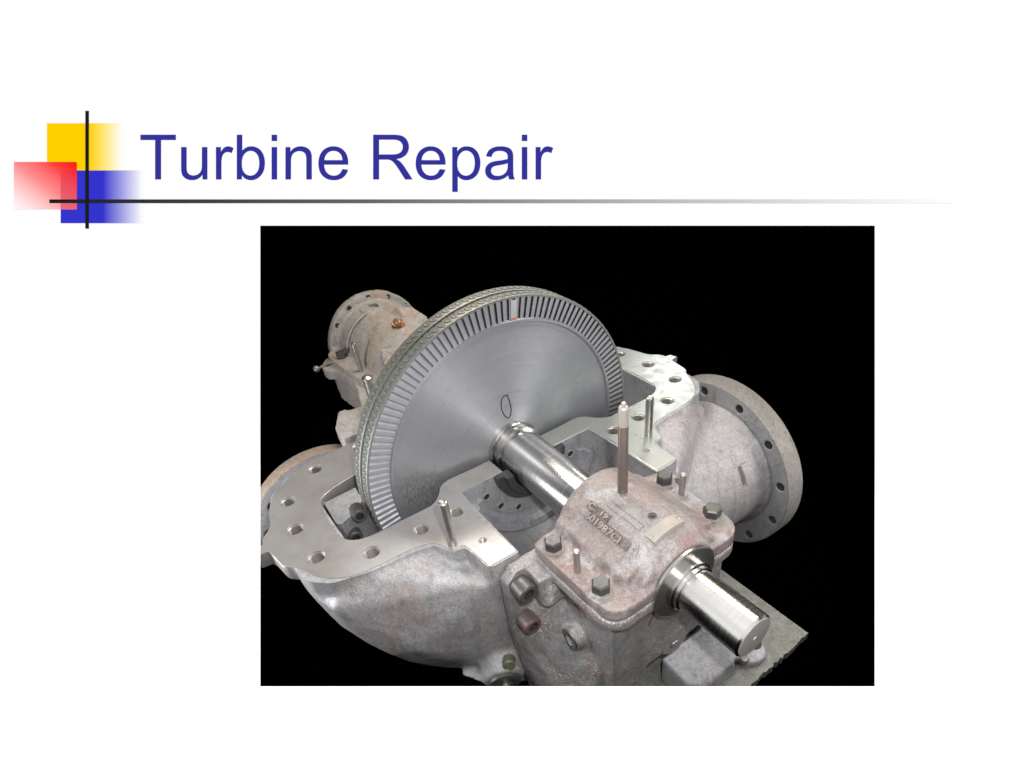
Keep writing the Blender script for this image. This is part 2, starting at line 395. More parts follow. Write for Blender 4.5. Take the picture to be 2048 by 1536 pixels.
# lettering: glyph outlines in 2048-unit em
G = {
'T': (1251, 'M530 0 L530 1293 L48 1293 L48 1466 L1210 1466 L1210 1293 L725 1293 L725 0 Z'),
'u': (1139, 'M831 0 L831 156 Q707 -24 494 -24 Q400 -24 318 12 Q237 48 197 102 Q158 157 142 236 Q131 289 131 404 L131 1062 L311 1062 L311 473 Q311 332 322 283 Q339 212 394 171 Q449 131 530 131 Q611 131 682 172 Q753 214 782 285 Q812 357 812 493 L812 1062 L992 1062 L992 0 Z'),
'r': (682, 'M133 0 L133 1062 L295 1062 L295 901 Q357 1014 409 1050 Q462 1086 525 1086 Q616 1086 710 1028 L648 861 Q582 900 516 900 Q457 900 410 864 Q363 829 343 766 Q313 670 313 556 L313 0 Z'),
'b': (1139, 'M301 0 L134 0 L134 1466 L314 1466 L314 943 Q428 1086 605 1086 Q703 1086 790 1046 Q878 1007 934 935 Q991 864 1023 763 Q1055 662 1055 547 Q1055 274 920 125 Q785 -24 596 -24 Q408 -24 301 133 Z M299 539 Q299 348 351 263 Q436 124 581 124 Q699 124 785 226 Q871 329 871 532 Q871 740 788 839 Q706 938 589 938 Q471 938 385 835 Q299 733 299 539 Z'),
'i': (455, 'M136 1259 L136 1466 L316 1466 L316 1259 Z M136 0 L136 1062 L316 1062 L316 0 Z'),
'n': (1139, 'M135 0 L135 1062 L297 1062 L297 911 Q414 1086 635 1086 Q731 1086 811 1051 Q892 1017 932 961 Q972 905 988 828 Q998 778 998 653 L998 0 L818 0 L818 646 Q818 756 797 810 Q776 865 722 897 Q669 930 597 930 Q482 930 398 857 Q315 784 315 580 L315 0 Z'),
'e': (1139, 'M862 342 L1048 319 Q1004 156 885 66 Q766 -24 581 -24 Q348 -24 211 119 Q75 263 75 522 Q75 790 213 938 Q351 1086 571 1086 Q784 1086 919 941 Q1054 796 1054 533 Q1054 517 1053 485 L261 485 Q271 310 360 217 Q449 124 582 124 Q681 124 751 176 Q821 228 862 342 Z M271 633 L864 633 Q852 767 796 834 Q710 938 573 938 Q449 938 364 855 Q280 772 271 633 Z'),
'R': (1479, 'M161 0 L161 1466 L811 1466 Q1007 1466 1109 1426 Q1211 1387 1272 1287 Q1333 1187 1333 1066 Q1333 910 1232 803 Q1131 696 920 667 Q997 630 1037 594 Q1122 516 1198 399 L1453 0 L1209 0 L1015 305 Q930 437 875 507 Q820 577 776 605 Q733 633 688 644 Q655 651 580 651 L355 651 L355 0 Z M355 819 L772 819 Q905 819 980 846 Q1055 874 1094 934 Q1133 995 1133 1066 Q1133 1170 1057 1237 Q982 1304 819 1304 L355 1304 Z'),
'p': (1139, 'M135 -407 L135 1062 L299 1062 L299 924 Q357 1005 430 1045 Q503 1086 607 1086 Q743 1086 847 1016 Q951 946 1004 818 Q1057 691 1057 539 Q1057 376 998 245 Q940 115 828 45 Q717 -24 594 -24 Q504 -24 432 14 Q361 52 315 110 L315 -407 Z M298 525 Q298 320 381 222 Q464 124 582 124 Q702 124 787 225 Q873 327 873 540 Q873 743 789 844 Q706 945 590 945 Q475 945 386 837 Q298 730 298 525 Z'),
'a': (1139, 'M828 131 Q728 46 635 11 Q543 -24 437 -24 Q262 -24 168 61 Q74 147 74 280 Q74 358 109 422 Q145 487 202 526 Q260 565 332 585 Q385 599 492 612 Q710 638 813 674 Q814 711 814 721 Q814 831 763 876 Q694 937 558 937 Q431 937 370 892 Q310 848 281 735 L105 759 Q129 872 184 941 Q239 1011 343 1048 Q447 1086 584 1086 Q720 1086 805 1054 Q890 1022 930 973 Q970 925 986 851 Q995 805 995 685 L995 445 Q995 194 1006 127 Q1018 61 1052 0 L864 0 Q836 56 828 131 Z M813 533 Q715 493 519 465 Q408 449 362 429 Q316 409 291 370 Q266 332 266 285 Q266 213 320 165 Q375 117 480 117 Q584 117 665 162 Q746 208 784 287 Q813 348 813 467 Z'),
' ': (569, '')}
def glyph_polys(ch, ox, oy, s):
    out, cur = [], None
    tk = G[ch][1].split(); i = 0; pen = None
    while i < len(tk):
        c = tk[i][0]
        if c == 'Z': out.append([(ox + x * s, oy + y * s) for x, y in cur]); i += 1; continue
        x, y = float(tk[i][1:]), float(tk[i + 1])
        if c == 'M': cur = [(x, y)]; pen = (x, y); i += 2
        elif c == 'L': cur.append((x, y)); pen = (x, y); i += 2
        elif c == 'Q':
            x2, y2 = float(tk[i + 2]), float(tk[i + 3])
            for k in range(1, 6):
                t = k / 5; cur.append(((1 - t) ** 2 * pen[0] + 2 * t * (1 - t) * x + t * t * x2, (1 - t) ** 2 * pen[1] + 2 * t * (1 - t) * y + t * t * y2))
            pen = (x2, y2); i += 4
    return out
gs = .06103 * SC; ox, oy = bx(278.0, 359.0)
for word in ('Turbine', 'Repair'):
    polys = []
    for ch in word:
        polys += glyph_polys(ch, ox, oy, gs); ox += G[ch][0] * gs
    ox += G[' '][0] * gs
    o = link_mesh('title_word', plate('title_word', polys, .0002, .0005), M['title'], board, False)
    o['label'] = 'navy printed word ' + word
def sheet(name, u0, v0, u1, v1, z, mat, parent=board):
    bm = bmesh.new(); z *= .3; box(bm, (*bx(u0, v1), z - .0002), (*bx(u1, v0), z)); return obj(name, bm, mat, parent, False)
def grad_mat(name, stops, u0, u1, diag=None):
    t = NT(name); sx = t.n('ShaderNodeSeparateXYZ'); t.set(sx.inputs[0], t.coord()); X, Y, Z = sx.outputs
    f = t.mrange(X, (u0 - PX) * SC, (u1 - PX) * SC, 0, 1)
    if diag:
        g = t.mrange(Y, (PY - diag[1]) * SC, (PY - diag[0]) * SC, 0, 1)
        f = t.math('ADD', t.math('MULTIPLY', f, .5), t.math('MULTIPLY', g, .5))
    return t.out(color=t.ramp(f, [(p, tuple(v * K for v in s2l(c))) for p, c in stops]), rough=1.0, spec=0.0)
sheet('yellow_square', 94, 246.5, 248, 341, .0012, grad_mat('yellow_print', [(0, (255, 207, 0)), (.55, (255, 207, 0)), (.66, (253, 220, 70)), (.8, (253, 237, 150)), (.93, (255, 248, 225)), (1, (255, 255, 255))], 94, 248))
sheet('blue_square', 121.5, 341, 285, 446.5, .0018, grad_mat('blue_print', [(0, (51, 51, 205)), (.52, (51, 51, 205)), (.62, (110, 108, 216)), (.72, (148, 148, 226)), (.84, (196, 194, 240)), (.93, (228, 226, 248)), (1, (255, 255, 255))], 121.5, 285))
rq = sheet('red_square', 28, 324, 154, 419, .0024, grad_mat('red_print', [(0, (255, 250, 250)), (.12, (255, 232, 232)), (.5, (255, 140, 142)), (.8, (255, 62, 58)), (1, (255, 8, 4))], 28, 154, (324, 419)))
sheet('overlap_patch', 121.5, 341, 154, 418.8, .0027, grad_mat('red_over_blue_print', [(0, (228, 150, 175)), (.35, (232, 112, 132)), (.62, (236, 84, 100)), (.9, (244, 40, 48))], 28, 154, (324, 419)), rq)
sheet('horizontal_line', 99, 399, 1905, 406.5, .0033, grad_mat('grey_line_print', [(0, (28, 28, 28)), (.08, (44, 44, 44)), (.19, (66, 65, 66)), (.36, (104, 102, 104)), (.52, (150, 148, 150)), (.66, (184, 182, 184)), (.8, (214, 212, 214)), (.92, (240, 239, 241)), (1, (255, 255, 255))], 99, 1905))
sheet('vertical_line', 171, 222, 178, 457.5, .0039, M['vline'])

# black recess behind the board
bm = bmesh.new()
x0, y0 = bx(-690, 2140); x1, y1 = bx(2740, -550); X0, Y0, X1, Y1, ZF, ZK = -6.5, -4.5, 7.5, 7.8, -T - .004, -7.6
fo = [bm.verts.new((x, y, ZF)) for x, y in ((X0, Y0), (X1, Y0), (X1, Y1), (X0, Y1))]
fi = [bm.verts.new((x, y, ZF)) for x, y in ((x0, y0), (x1, y0), (x1, y1), (x0, y1))]
bk = [bm.verts.new((x, y, ZK)) for x, y in ((X0, Y0), (X1, Y0), (X1, Y1), (X0, Y1))]
for i in range(4):
    j = (i + 1) % 4
    bm.faces.new([fo[i], fo[j], fi[j], fi[i]]); bm.faces.new([fo[i], fo[j], bk[j], bk[i]])
bm.faces.new(bk)
bd = obj('black_backdrop', bm, M['black'], None, False); bd.matrix_world = BM; bd['kind'] = 'structure'

# ---------------------------------------------------------------- rotor
rotor = thing('turbine_rotor', 'polished steel turbine rotor: big bladed wheel on a long shaft lying in the casing', 'rotor')
bm = bmesh.new()
lathe_x(bm, [(.012, .15), (.012, .19), (.006, .215), (-.012, .30), (-.022, .55), (-.02, .79), (-.012, .835), (.0, .838), (.007, .842), (.008, .854), (-.004, .858), (-.006, .86),
             (-.068, .862), (-.072, .80), (-.11, .80), (-.115, .862), (-.175, .862), (-.18, .80), (-.19, .5), (-.2, .2), (-.2, .15)], 256)
obj('disc', bm, M['disc'], rotor, True, 30)
bm = bmesh.new()
lathe_x(bm, [(-2.1, 0), (-2.1, .12), (-1.2, .12), (-1.2, .15), (-.21, .15), (-.21, .189), (.045, .189), (.052, .185), (.054, .165), (.075, .162), (.078, .172), (.098, .172), (.104, .160), (.107, .150),
             (.118, .150), (.120, .153), (.86, .153), (.862, .17), (.88, .17), (.882, .14), (1.3, .14), (1.5, .125), (1.535, .125), (1.545, .14), (1.583, .14), (1.588, .127), (1.606, .127), (1.611, .115), (1.617, .115), (1.620, .1175), (1.953, .1175), (1.963, .108), (1.963, 0)], 128)
obj('shaft', bm, M['shaft'], rotor, True, 25)
bm = bmesh.new(); lathe_x(bm, [(1.96, .107), (1.9655, .1065), (1.967, .104), (1.967, .013), (1.955, .010), (1.945, .0)], 96)
obj('shaft_end_face', bm, M['endface'], rotor, True, 25)
bm = bmesh.new()
lathe_x(bm, [(1.525, .12), (1.525, .207), (1.532, .212), (1.546, .212), (1.550, .205), (1.550, .12)], 128)
obj('oil_guard_ring', bm, M['ground'], rotor, True, 25)
for xa, xb in ((-.074, 0.001), (-.178, -.098)):
    bm = bmesh.new()
    lathe_x(bm, [(xb, .986), (xb, .9985), (xb - .003, 1.0), (xa + .003, 1.0), (xa, .9985), (xa, .986)], 282, closed=True)
    # riveted tenon heads of the blades
    xm = (xa + xb) / 2
    for k in range(141):
        a = 2 * PI * (k + .5) / 141
        m = axis_matrix((xm + .004, .9999 * math.cos(a), .9999 * math.sin(a)), (0, math.cos(a), math.sin(a)))
        dd = random.uniform(-.0006, .0008)
        n0 = len(bm.faces)
        lathe(bm, [(.0005, .0205), (.0006, .0165), (.0034 + dd, .0155), (.0040 + dd, .0125), (.0026 + dd, .0105), (.0030 + dd, 0)], 14, m @ Matrix.Rotation(.4, 4, 'Z') @ Matrix.Diagonal((1.2, .8, 1, 1)).to_4x4())
        bm.faces.ensure_lookup_table()
        for f in bm.faces[n0:n0 + 14]: f.material_index = 1
    obj('shroud_band', bm, [M['shroud'], M['tenon']], rotor, True, 40)
bm = bmesh.new()
for k in range(141):
    a = 2 * PI * (k + .5) / 141; ya, za = math.cos(a), math.sin(a)
    hull(bm, [(x, r * ya + t * za, r * za - t * ya) for x in (-.1, -.072) for r in (.95, .990) for t in (-.0145, .0145)])
obj('shroud_spacers', bm, M['shroud'], rotor, False)
N = 141
def blade_bm(x0, depth, r0, r1, sign=1, wide=.019):
    bm = bmesh.new(); top, bot = [], []
    for i in range(7):
        s = i / 6
        x = x0 - depth * s; t = sign * .026 * math.sin(PI * s); th = wide * (1 - s) ** 1.5 * .5 + .0055 * (1 + math.sin(PI * s))
        top.append((x, t + th * .75)); bot.append((x, t * .75 - th * .75))
    prof = top + bot[::-1]
    rings = [[bm.verts.new((x, y * (r / .92), r)) for x, y in prof] for r in (r0, (r0 + r1) / 2, r1)]
    bm.faces.new(rings[0][::-1]); bm.faces.new(rings[-1])
    for A, B in zip(rings, rings[1:]):
        for k in range(len(prof)): bm.faces.new([A[k], A[(k + 1) % len(prof)], B[(k + 1) % len(prof)], B[k]])
    return bm
def bm_to_mesh(b, name):
    bmesh.ops.recalc_face_normals(b, faces=b.faces); me = bpy.data.meshes.new(name); b.to_mesh(me); b.free(); return me
blade_me = bm_to_mesh(blade_bm(-.003, .066, .857, .988), 'blade')
PITCH = 2 * PI / N; A0 = R_(112.34 + 1.2)          # blade slot measured at this angle (from +Y towards +Z)
front = []
for k in range(N):
    a = A0 + k * PITCH
    deg = math.degrees(a) % 360
    front.append((abs(((deg - 100) + 180) % 360 - 180), k, a))
front.sort()
rest = bmesh.new()
for i, (d, k, a) in enumerate(front):
    rot = Matrix.Rotation(a - PI / 2, 4, 'X')
    if i < 100:
        o = link_mesh('blade', blade_me, M['blade'], rotor, False); o.matrix_local = rot @ Matrix.Rotation(random.uniform(-.0012, .0012), 4, 'X')
    else:
        rest.from_mesh(blade_me)
        rest.verts.ensure_lookup_table()
        for v in rest.verts[len(rest.verts) - len(blade_me.vertices):]: v.co = rot @ v.co
o = obj('lower_blades', rest, M['blade'], rotor, False); o['kind'] = 'stuff'
rear = bmesh.new()
rme = bm_to_mesh(blade_bm(-.108, .066, .857, .984, -1, .022), 'rb')
for k in range(N):
    rot = Matrix.Rotation(k * PITCH, 4, 'X'); n0 = len(rear.verts)
    rear.from_mesh(rme); rear.verts.ensure_lookup_table()
    for v in rear.verts[n0:]: v.co = rot @ v.co
o = obj('rear_row_blades', rear, M['blade'], rotor, False); o['kind'] = 'stuff'
bm = bmesh.new(); am = R_(81.7)
ym, zm = math.cos(am), math.sin(am)
hull(bm, [(x, r * ym + t * zm, r * zm - t * ym) for x in (.0005, -.02) for r in (.862, .975) for t in (-.02, .02)])
obj('locking_blade', bm, M['blade_pale'], rotor, False)
bm = bmesh.new(); hull(bm, [(x, r * ym + t * zm, r * zm - t * ym) for x in (.0015, .0) for r in (.858, .872) for t in (-.018, .016)])
obj('paint_dab', bm, M['orange'], rotor, False)
def disc_x(r):
    P = [(.19, .012), (.215, .006), (.30, -.012), (.55, -.022), (.79, -.02)]
    for (a, xa), (b, xb) in zip(P, P[1:]):
        if r <= b: return xa + (xb - xa) * (r - a) / (b - a)
    return -.02
bm = bmesh.new(); pts = []
for k in range(27):
    a = R_(62 + 360 * k / 25); y = .002 + .034 * math.cos(a) + (.012 if k > 24 else 0); z = .300 + .078 * math.sin(a)
    pts.append((disc_x(math.hypot(y, z)) + .001, y, z))
tube(bm, pts, .0034, 6); obj('ink_mark', bm, M['ink'], rotor)['label'] = 'black hand drawn zero on the disc'

# ---------------------------------------------------------------- lower casing
casing = thing('turbine_casing', 'lower half of a grey cast turbine casing with flat machined joint faces and side pipe', 'turbine casing')
HALF = [(-.80, .26), (-.79, .62), (-.78, .9), (-.78, 1.05), (-.75, 1.2), (-.67, 1.32), (-.59, 1.415), (-.48, 1.475), (-.38, 1.50), (-.29, 1.52), (-.22, 1.59), (-.17, 1.60),
        (-.16, 1.645), (-.10, 1.66), (-.09, 1.59), (.0, 1.575), (.07, 1.565), (.1, 1.55), (.125, 1.52), (.2, 1.485), (.28, 1.44), (.36, 1.37), (.41, 1.28), (.425, 1.1), (.425, .96),
        (.45, .86), (.50, .815), (.56, .805), (.60, .785), (.605, .755), (.585, .735), (.60, .715), (.66, .705), (.82, .695), (.82, .52), (.57, .52), (.49, .54), (.43, .525), (.19, .51),
        (.19, .205), (.045, .205), (.03, .47), (.035, .53), (.06, .58), (.11, .61), (.17, .67), (.19, .75), (.185, .9), (.18, 1.1), (.15, 1.18), (.09, 1.225), (.02, 1.235),
        (-.2, 1.235), (-.32, 1.21), (-.37, 1.15), (-.42, .98), (-.45, .6), (-.45, .26)]
SHARP = [0, 11, 12, 13, 14, 33, 34, 38, 39, 40, 57]
half = smooth_poly(HALF, 2, SHARP)
HOLES = [(.325, .612, .045), (.32, .841, .045), (.304, 1.139, .047), (.136, 1.391, .047), (-.17, 1.409, .047), (-.45, 1.366, .045), (-.66, 1.12, .045), (-.70, .80, .045), (.63, .619, .021)]
TH = .10
for sgn in (-1, 1):
    ol = [(x, sgn * y) for x, y in half]
    hs = [circle(x, sgn * y, r) for x, y, r in HOLES]
    mat = M['joint'] if sgn < 0 else M['joint_right']
    o = link_mesh('joint_flange', plate('joint_flange', [ol] + hs, -TH, 0, .003), mat, casing, True, 30)
    o['label'] = 'warm grey flat joint flange' if sgn < 0 else 'pale greenish flat joint flange'
    for x, y, r in HOLES:
        bm = bmesh.new()                           # threaded bore
        prof = []
        n = 9 if r > .03 else 6; pit = .085 / n
        for i in range(n):
            z = -.006 - i * pit
            prof += [(z, r + .0008), (z - pit * .5, r - .008)]
        prof += [(-.1, r * .8), (-.1, 0)]
        lathe(bm, prof, 28, Matrix.Translation((x, sgn * y, 0)))
        obj('threaded_hole', bm, M['thread'], casing, True, 20)
def box_cut(lo, hi): return box(bmesh.new(), lo, hi)
bm = bmesh.new()
lathe_x(bm, [(-.76, 0), (-.76, 1.15), (-.70, 1.30), (-.56, 1.45), (-.2, 1.52), (.15, 1.52), (.28, 1.49), (.37, 1.40), (.425, 1.24), (.46, .95), (.50, .6), (.5, 0)], 160)
E_ = [(-.700, 0), (-.700, -.45), (-.69, -.66), (-.635, -.86), (-.585, -1.06), (-.47, -1.3), (0, -1.42), (.47, -1.3), (.585, -1.06), (.635, -.86), (.69, -.66), (.700, -.45), (.700, 0)]
prism(bm, E_, .3, .825, 0)
prism(bm, [(y, z) for y, z in [(-.68, 0), (-.68, -.5), (-.4, -1.0), (.4, -1.0), (.68, -.5), (.68, 0)]], -1.2, -.5, 0)
hull(bm, [(.42, s * .78, z) for s in (-1,) for z in (-.06, -.4)] + [(.58, -.735, -.06), (.58, -.68, -.5), (.40, -1.2, -.06), (.40, -1.0, -.8), (.45, -.6, -.8), (.3, -.7, -.06)])
hull(bm, [(.42, .78, -.06), (.42, .78, -.4), (.58, .735, -.06), (.58, .68, -.5), (.40, 1.2, -.06), (.40, 1.0, -.8), (.45, .6, -.8), (.3, .7, -.06)])
FR = [(.2, .5), (.2, 1.40), (.30, 1.385), (.365, 1.33), (.415, 1.25), (.432, 1.1), (.432, .965), (.455, .868), (.503, .82), (.558, .812), (.60, .795), (.612, .757), (.595, .735), (.606, .722), (.66, .712), (.83, .702), (.83, .5)]
for s_ in (-1, 1):
    prism(bm, [(x, s_ * y) for x, y in smooth_poly(FR, 1, [0, 1, 15, 16])], -.14, .05, 2)
    P_ = [(.82, .695, -.34), (.82, .69, -.6), (.82, .665, -.8), (.80, .60, -1.03), (.76, .42, -1.27), (.70, .0, -1.42), (.58, .735, -.30), (.427, .97, -.02), (.427, 1.1, -.02), (.41, 1.25, -.02), (.585, .74, -.14), (.82, .70, -.14), (.30, .4, -.3)]
    for dg in range(6, 92, 6):
        P_ += [(.40, 1.455 * math.cos(R_(dg)), -1.455 * math.sin(R_(dg))), (.22, 1.51 * math.cos(R_(dg)), -1.51 * math.sin(R_(dg)))]
        if dg > 22: P_ += [(.54, 1.39 * math.cos(R_(dg)), -1.39 * math.sin(R_(dg))), (.67, 1.25 * math.cos(R_(dg)), -1.25 * math.sin(R_(dg)))]
    hull(bm, [(x, s_ * y, z) for x, y, z in P_])
PM = axis_matrix((.44, 0, -.72), (0, 1, 0))
lathe(bm, [(.2, 0), (.2, .5), (1.2, .485), (1.42, .485), (1.51, .495), (1.565, .52), (1.60, .56), (1.60, 0)], 96, PM)
cyl(bm, (-.98, -1.09, -.63), (-.3, -1.0, -.63), .40, .42, 64)
hull(bm, [(-.2, -1.5, -.03), (-.05, -1.58, -.05), (-.05, -1.5, -.3), (.15, -1.45, -.28), (-.2, -1.4, -.3), (.1, -1.4, -.03)])
cyl(bm, (.5, -.60, -.84), (.885, -.765, -.915), .20, .125, 40)
hull(bm, [(.55, -.5, -.8), (.8, -.6, -.8), (.62, -.95, -1.0), (.8, -.9, -.9), (.8, -.5, -1.3), (.5, -.6, -1.2)])
# raised cast pad on the lower side
pa = R_(206)
cutA = lathe_x(bmesh.new(), [(-.44, 0), (-.44, 1.215), (.178, 1.215), (.178, .68), (.10, .60), (.035, .52), (.035, 0)], 128)
cutB = lathe_x(bmesh.new(), [(.192, 0), (.192, .500), (.30, .508), (.90, .515), (.9, 0)], 128)
cutD = bmesh.new()
for s_ in (-1, 1):
    for x, y, r in HOLES: cyl(cutD, (x, s_ * y, -.112), (x, s_ * y, .1), r + .002, None, 24)
cutC = lathe_x(bmesh.new(), [(-1.3, 0), (-1.3, .2), (.3, .2), (.3, 0)], 64)
body = cast('casing_body', bm, [M['casing'], M['inside']], casing, .016, 10, [box_cut((-3, -3, -.004), (3, 3, 3)), cutA, cutB, cutC, cutD], .006, 5, cut_mat=1)
bm = bmesh.new(); lathe_x(bm, [(.193, .40), (.225, .40), (.23, .44), (.275, .45), (.28, .495), (.193, .499)], 72, a0=196, a1=344, closed=True)
obj('seal_ledge', bm, M['inside'], casing)
# bolt holes on the inner gland face
for y, z in ((-.34, -.13), (-.25, -.26), (-.12, -.345), (.12, -.345), (.25, -.26), (.335, -.13)):
    bm = bmesh.new(); lathe(bm, [(.0, .030), (.005, .028), (.005, .023), (.001, .021)], 20, axis_matrix((.193, y, z), (1, 0, 0)))
    o = obj('gland_hole', bm, M['endface'], casing)
    bm = bmesh.new(); lathe(bm, [(.001, .022), (.0005, 0)], 20, axis_matrix((.193, y, z), (1, 0, 0))); obj('hole_shade_disc', bm, M['dark'], o)  # flat disc, the hole's shade is painted near-black
bm = bmesh.new(); lathe_x(bm, [(.19, .165), (.27, .165), (.275, .175), (.275, .215), (.24, .22), (.235, .265), (.193, .27)], 96, a0=181, a1=359)
obj('gland_ring', bm, M['bolt'], casing)
# nozzle segment with two socket screws inside the left pocket
bm = bmesh.new()
lathe_x(bm, [(-.34, .98), (-.34, 1.19), (-.11, 1.20), (-.08, 1.18), (-.12, 1.06), (-.2, .99)], 40, a0=182, a1=236, closed=True)
obj('nozzle_block', bm, M['inside'], casing)
def socket_screw(base, d, r, L, mat, parent):
    bm = bmesh.new(); lathe(bm, [(0, 0), (0, r), (L - .006, r), (L, r - .006), (L, r * .56), (L - .03, r * .5), (L - .03, 0)], 32, axis_matrix(base, d))
    o = obj('socket_screw', bm, mat, parent, True, 30)
    bm = bmesh.new(); lathe(bm, [(L - .001, r * .56), (L - .028, r * .53), (L - .028, 0)], 6, axis_matrix(base, d))
    obj('hex_socket', bm, M['dark'], o, False)
    return o
socket_screw((-.14, -1.055, -.03), (1, -.12, .1), .042, .10, M['screw'], casing)
socket_screw((-.14, -1.12, -.17), (1, -.12, .1), .042, .10, M['screw'], casing)
# side pipe flange (right) and rear flange (left)
def flange_ring(name, m, R, rin, th, rb, rh, n, a0, mats, parent):
    hs = [circle(rb * math.cos(R_(a0 + 360 * k / n)), rb * math.sin(R_(a0 + 360 * k / n)), rh, 22) for k in range(n)]
    me = plate(name, [circle(0, 0, R, 120)] + [circle(0, 0, rin, 80)] + hs, 0, th, .012)
    me.transform(m); me.materials.append(mats[0]); me.materials.append(mats[1])
    c0 = m.to_translation()
    inv = m.inverted()
    for p in me.polygons:
        q = inv @ p.center
        if math.hypot(q.x, q.y) > R - .012: p.material_index = 1
    o = link_mesh(name, me, mats, parent, True, 30)
    for k in range(n):
        a = R_(a0 + 360 * k / n); bm = bmesh.new()
        lathe(bm, [(.004, rh - .001), (th * .7, rh - .002), (th * .72, 0)], 20, m @ Matrix.Translation((rb * math.cos(a), rb * math.sin(a), 0)))
        obj('bolt_hole', bm, M['screw'], o)
    return o
m = Matrix(((1, 0, 0, .405), (0, 0, 1, 1.60), (0, 1, 0, -.765), (0, 0, 0, 1)))   # local x->X, local y->Z, local z->Y
flange_ring('pipe_flange', m, .718, .47, .17, .644, .031, 12, 14.0, (M['pipe_flange'], M['rim']), casing)
m = Matrix(((0, 0, -1, -.95), (1, 0, 0, -1.09), (0, 1, 0, -.63), (0, 0, 0, 1)))
flange_ring('inlet_flange', m, .545, .30, .11, .445, .036, 12, 80, (M['pipe_flange'], M['rust_rim']), casing)
bm = bmesh.new()
for _ in (0,):
    rows = []
    for i in range(7):
        th = R_(22 + 17 * i / 6); rr = .505
        rows.append([bm.verts.new((.44 + (rr + d) * math.cos(th), y, -.72 + (rr + d) * math.sin(th))) for y, d in ((1.36, -.03), (1.365, .006), (1.445, .006), (1.45, -.03))])
    for A, B in zip(rows, rows[1:]):
        for k in range(3): bm.faces.new([A[k], A[k + 1], B[k + 1], B[k]])
    bm.faces.new(rows[0]); bm.faces.new(rows[-1])
obj('cast_pad', bm, M['casing'], casing)
# drain fitting low at the front
bm = bmesh.new(); lathe(bm, [(0, 0), (0, .10), (.03, .10), (.035, .092), (.035, .055), (.0, .05)], 36, axis_matrix((.875, -.762, -.913), (.9, -.39, -.17)))
o = obj('drain_boss', bm, M['screw'], casing); bm = bmesh.new(); cyl(bm, (.88, -.764, -.914), (1.0, -.816, -.937), .03, bev=.004); obj('drain_plug', bm, M['pin'], o)
bm = bmesh.new(); cyl(bm, (.845, -.70, -.80), (.905, -.73, -.78), .045, .04, 16, .008); obj('green_plug', bm, M['green'], casing)

# ---------------------------------------------------------------- front bearing housing with its cap
hous = thing('bearing_housing', 'wet pinkish grey cast bearing housing with bolted domed cap at the shaft end', 'bearing housing')
CAPO = smooth_poly([(.875, -.455), (.96, -.47), (1.40, -.465), (1.49, -.455), (1.535, -.39), (1.54, -.28), (1.53, -.2), (1.53, .2), (1.54, .3), (1.525, .39), (1.47, .44), (1.38, .455), (.98, .455), (.875, .44)], 2, ())
bm = bmesh.new()
PL = [(-.60, -.03), (-.66, -.09), (-.665, -.5), (-.64, -.75), (-.58, -1.0), (-.56, -1.5), (.56, -1.5), (.58, -1.0), (.64, -.75), (.665, -.5), (.66, -.09), (.60, -.03)]
prism(bm, PL, .838, .92, 0)
box(bm, (.88, -.405, -1.5), (1.47, -.15, -.02)); box(bm, (.88, -.2, -.66), (1.47, .405, -.02))
hull(bm, [(x, .06 + .1 * math.cos(a), -.62 + .1 * math.sin(a)) for x in (1.3, 1.475) for a in [i * PI / 8 for i in range(16)]])
prism(bm, CAPO, -.075, -.003, 2)
for s in (-1, 1):
    hull(bm, [(.9, s * .38, -.12), (.98, s * .45, -.3), (.9, s * .6, -.42), (.9, s * .62, -1.5), (1.38, s * .56, -1.5), (1.40, s * .46, -.75), (1.25, s * .40, -.4), (1.1, s * .38, -.2), (1.3, s * .35, -1.2), (1.12, s * .57, -.62)])
    hull(bm, [(x, s * y, z) for x in (.9, 1.04) for y in (.38, .535) for z in (-.05, -.20)] + [(1.06, s * .46, -.235), (.9, s * .46, -.27)])
cyl(bm, (1.19, -.3, -.44), (1.19, -.475, -.43), .085, .072, 32)
hull(bm, [(.90, -.40, -.2), (.90, -.64, -.52), (1.19, -.435, -.41), (1.37, -.42, -.62), (1.38, -.565, -1.0), (.90, -.65, -.75), (1.08, -.60, -.76), (1.38, -.565, -1.5), (.90, -.6, -1.5), (.98, -.42, -.26), (.9, -.3, -1.5), (1.38, -.3, -1.5)])
hull(bm, [(.9, -.40, -.03), (.9, -.50, -.06), (1.02, -.50, -.08), (1.07, -.42, -.05), (1.10, -.52, -.21), (1.05, -.54, -.23), (.9, -.52, -.23), (1.09, -.40, -.22), (.93, -.40, -.24)])
cuts = [lathe_x(bmesh.new(), [(.8, 0), (.8, .25), (.95, .25), (.95, .16), (1.6, .16), (1.6, 0)], 64),
        cyl(bmesh.new(), (1.19, -.52, -.43), (1.19, -.2, -.44), .036, None, 28), box_cut((.7, -2, .0), (2, 2, 1))]
cast('housing_body', bm, M['housing'], hous, .0115, 4, cuts, .005, 7)
bm = bmesh.new(); lathe(bm, [(0, .036), (.003, .040), (.004, .062), (-.002, .066)], 32, axis_matrix((1.19, -.476, -.43), (0, -1, .05)))
obj('hole_face_ring', bm, M['ground'], hous)
socket_screw((.915, -.590, -.125), (1, 0, 0), .058, .105, M['screw'], hous)
socket_screw((.915, -.590, -.40), (1, 0, 0), .055, .105, M['bolt_rust'], hous)
for p, q in (((1.476, -.13, -.18), (1.477, -.17, -.27)), ((1.476, .02, -.26), (1.477, -.02, -.31)), ((1.18, -.42, -.18), (1.24, -.425, -.23))):
    bm = bmesh.new(); tube(bm, [p, Vector(p).lerp(Vector(q), .5) + Vector((0, .006, .002)), q], .005, 6); obj('red_fleck', bm, M['rust_dab'], hous)
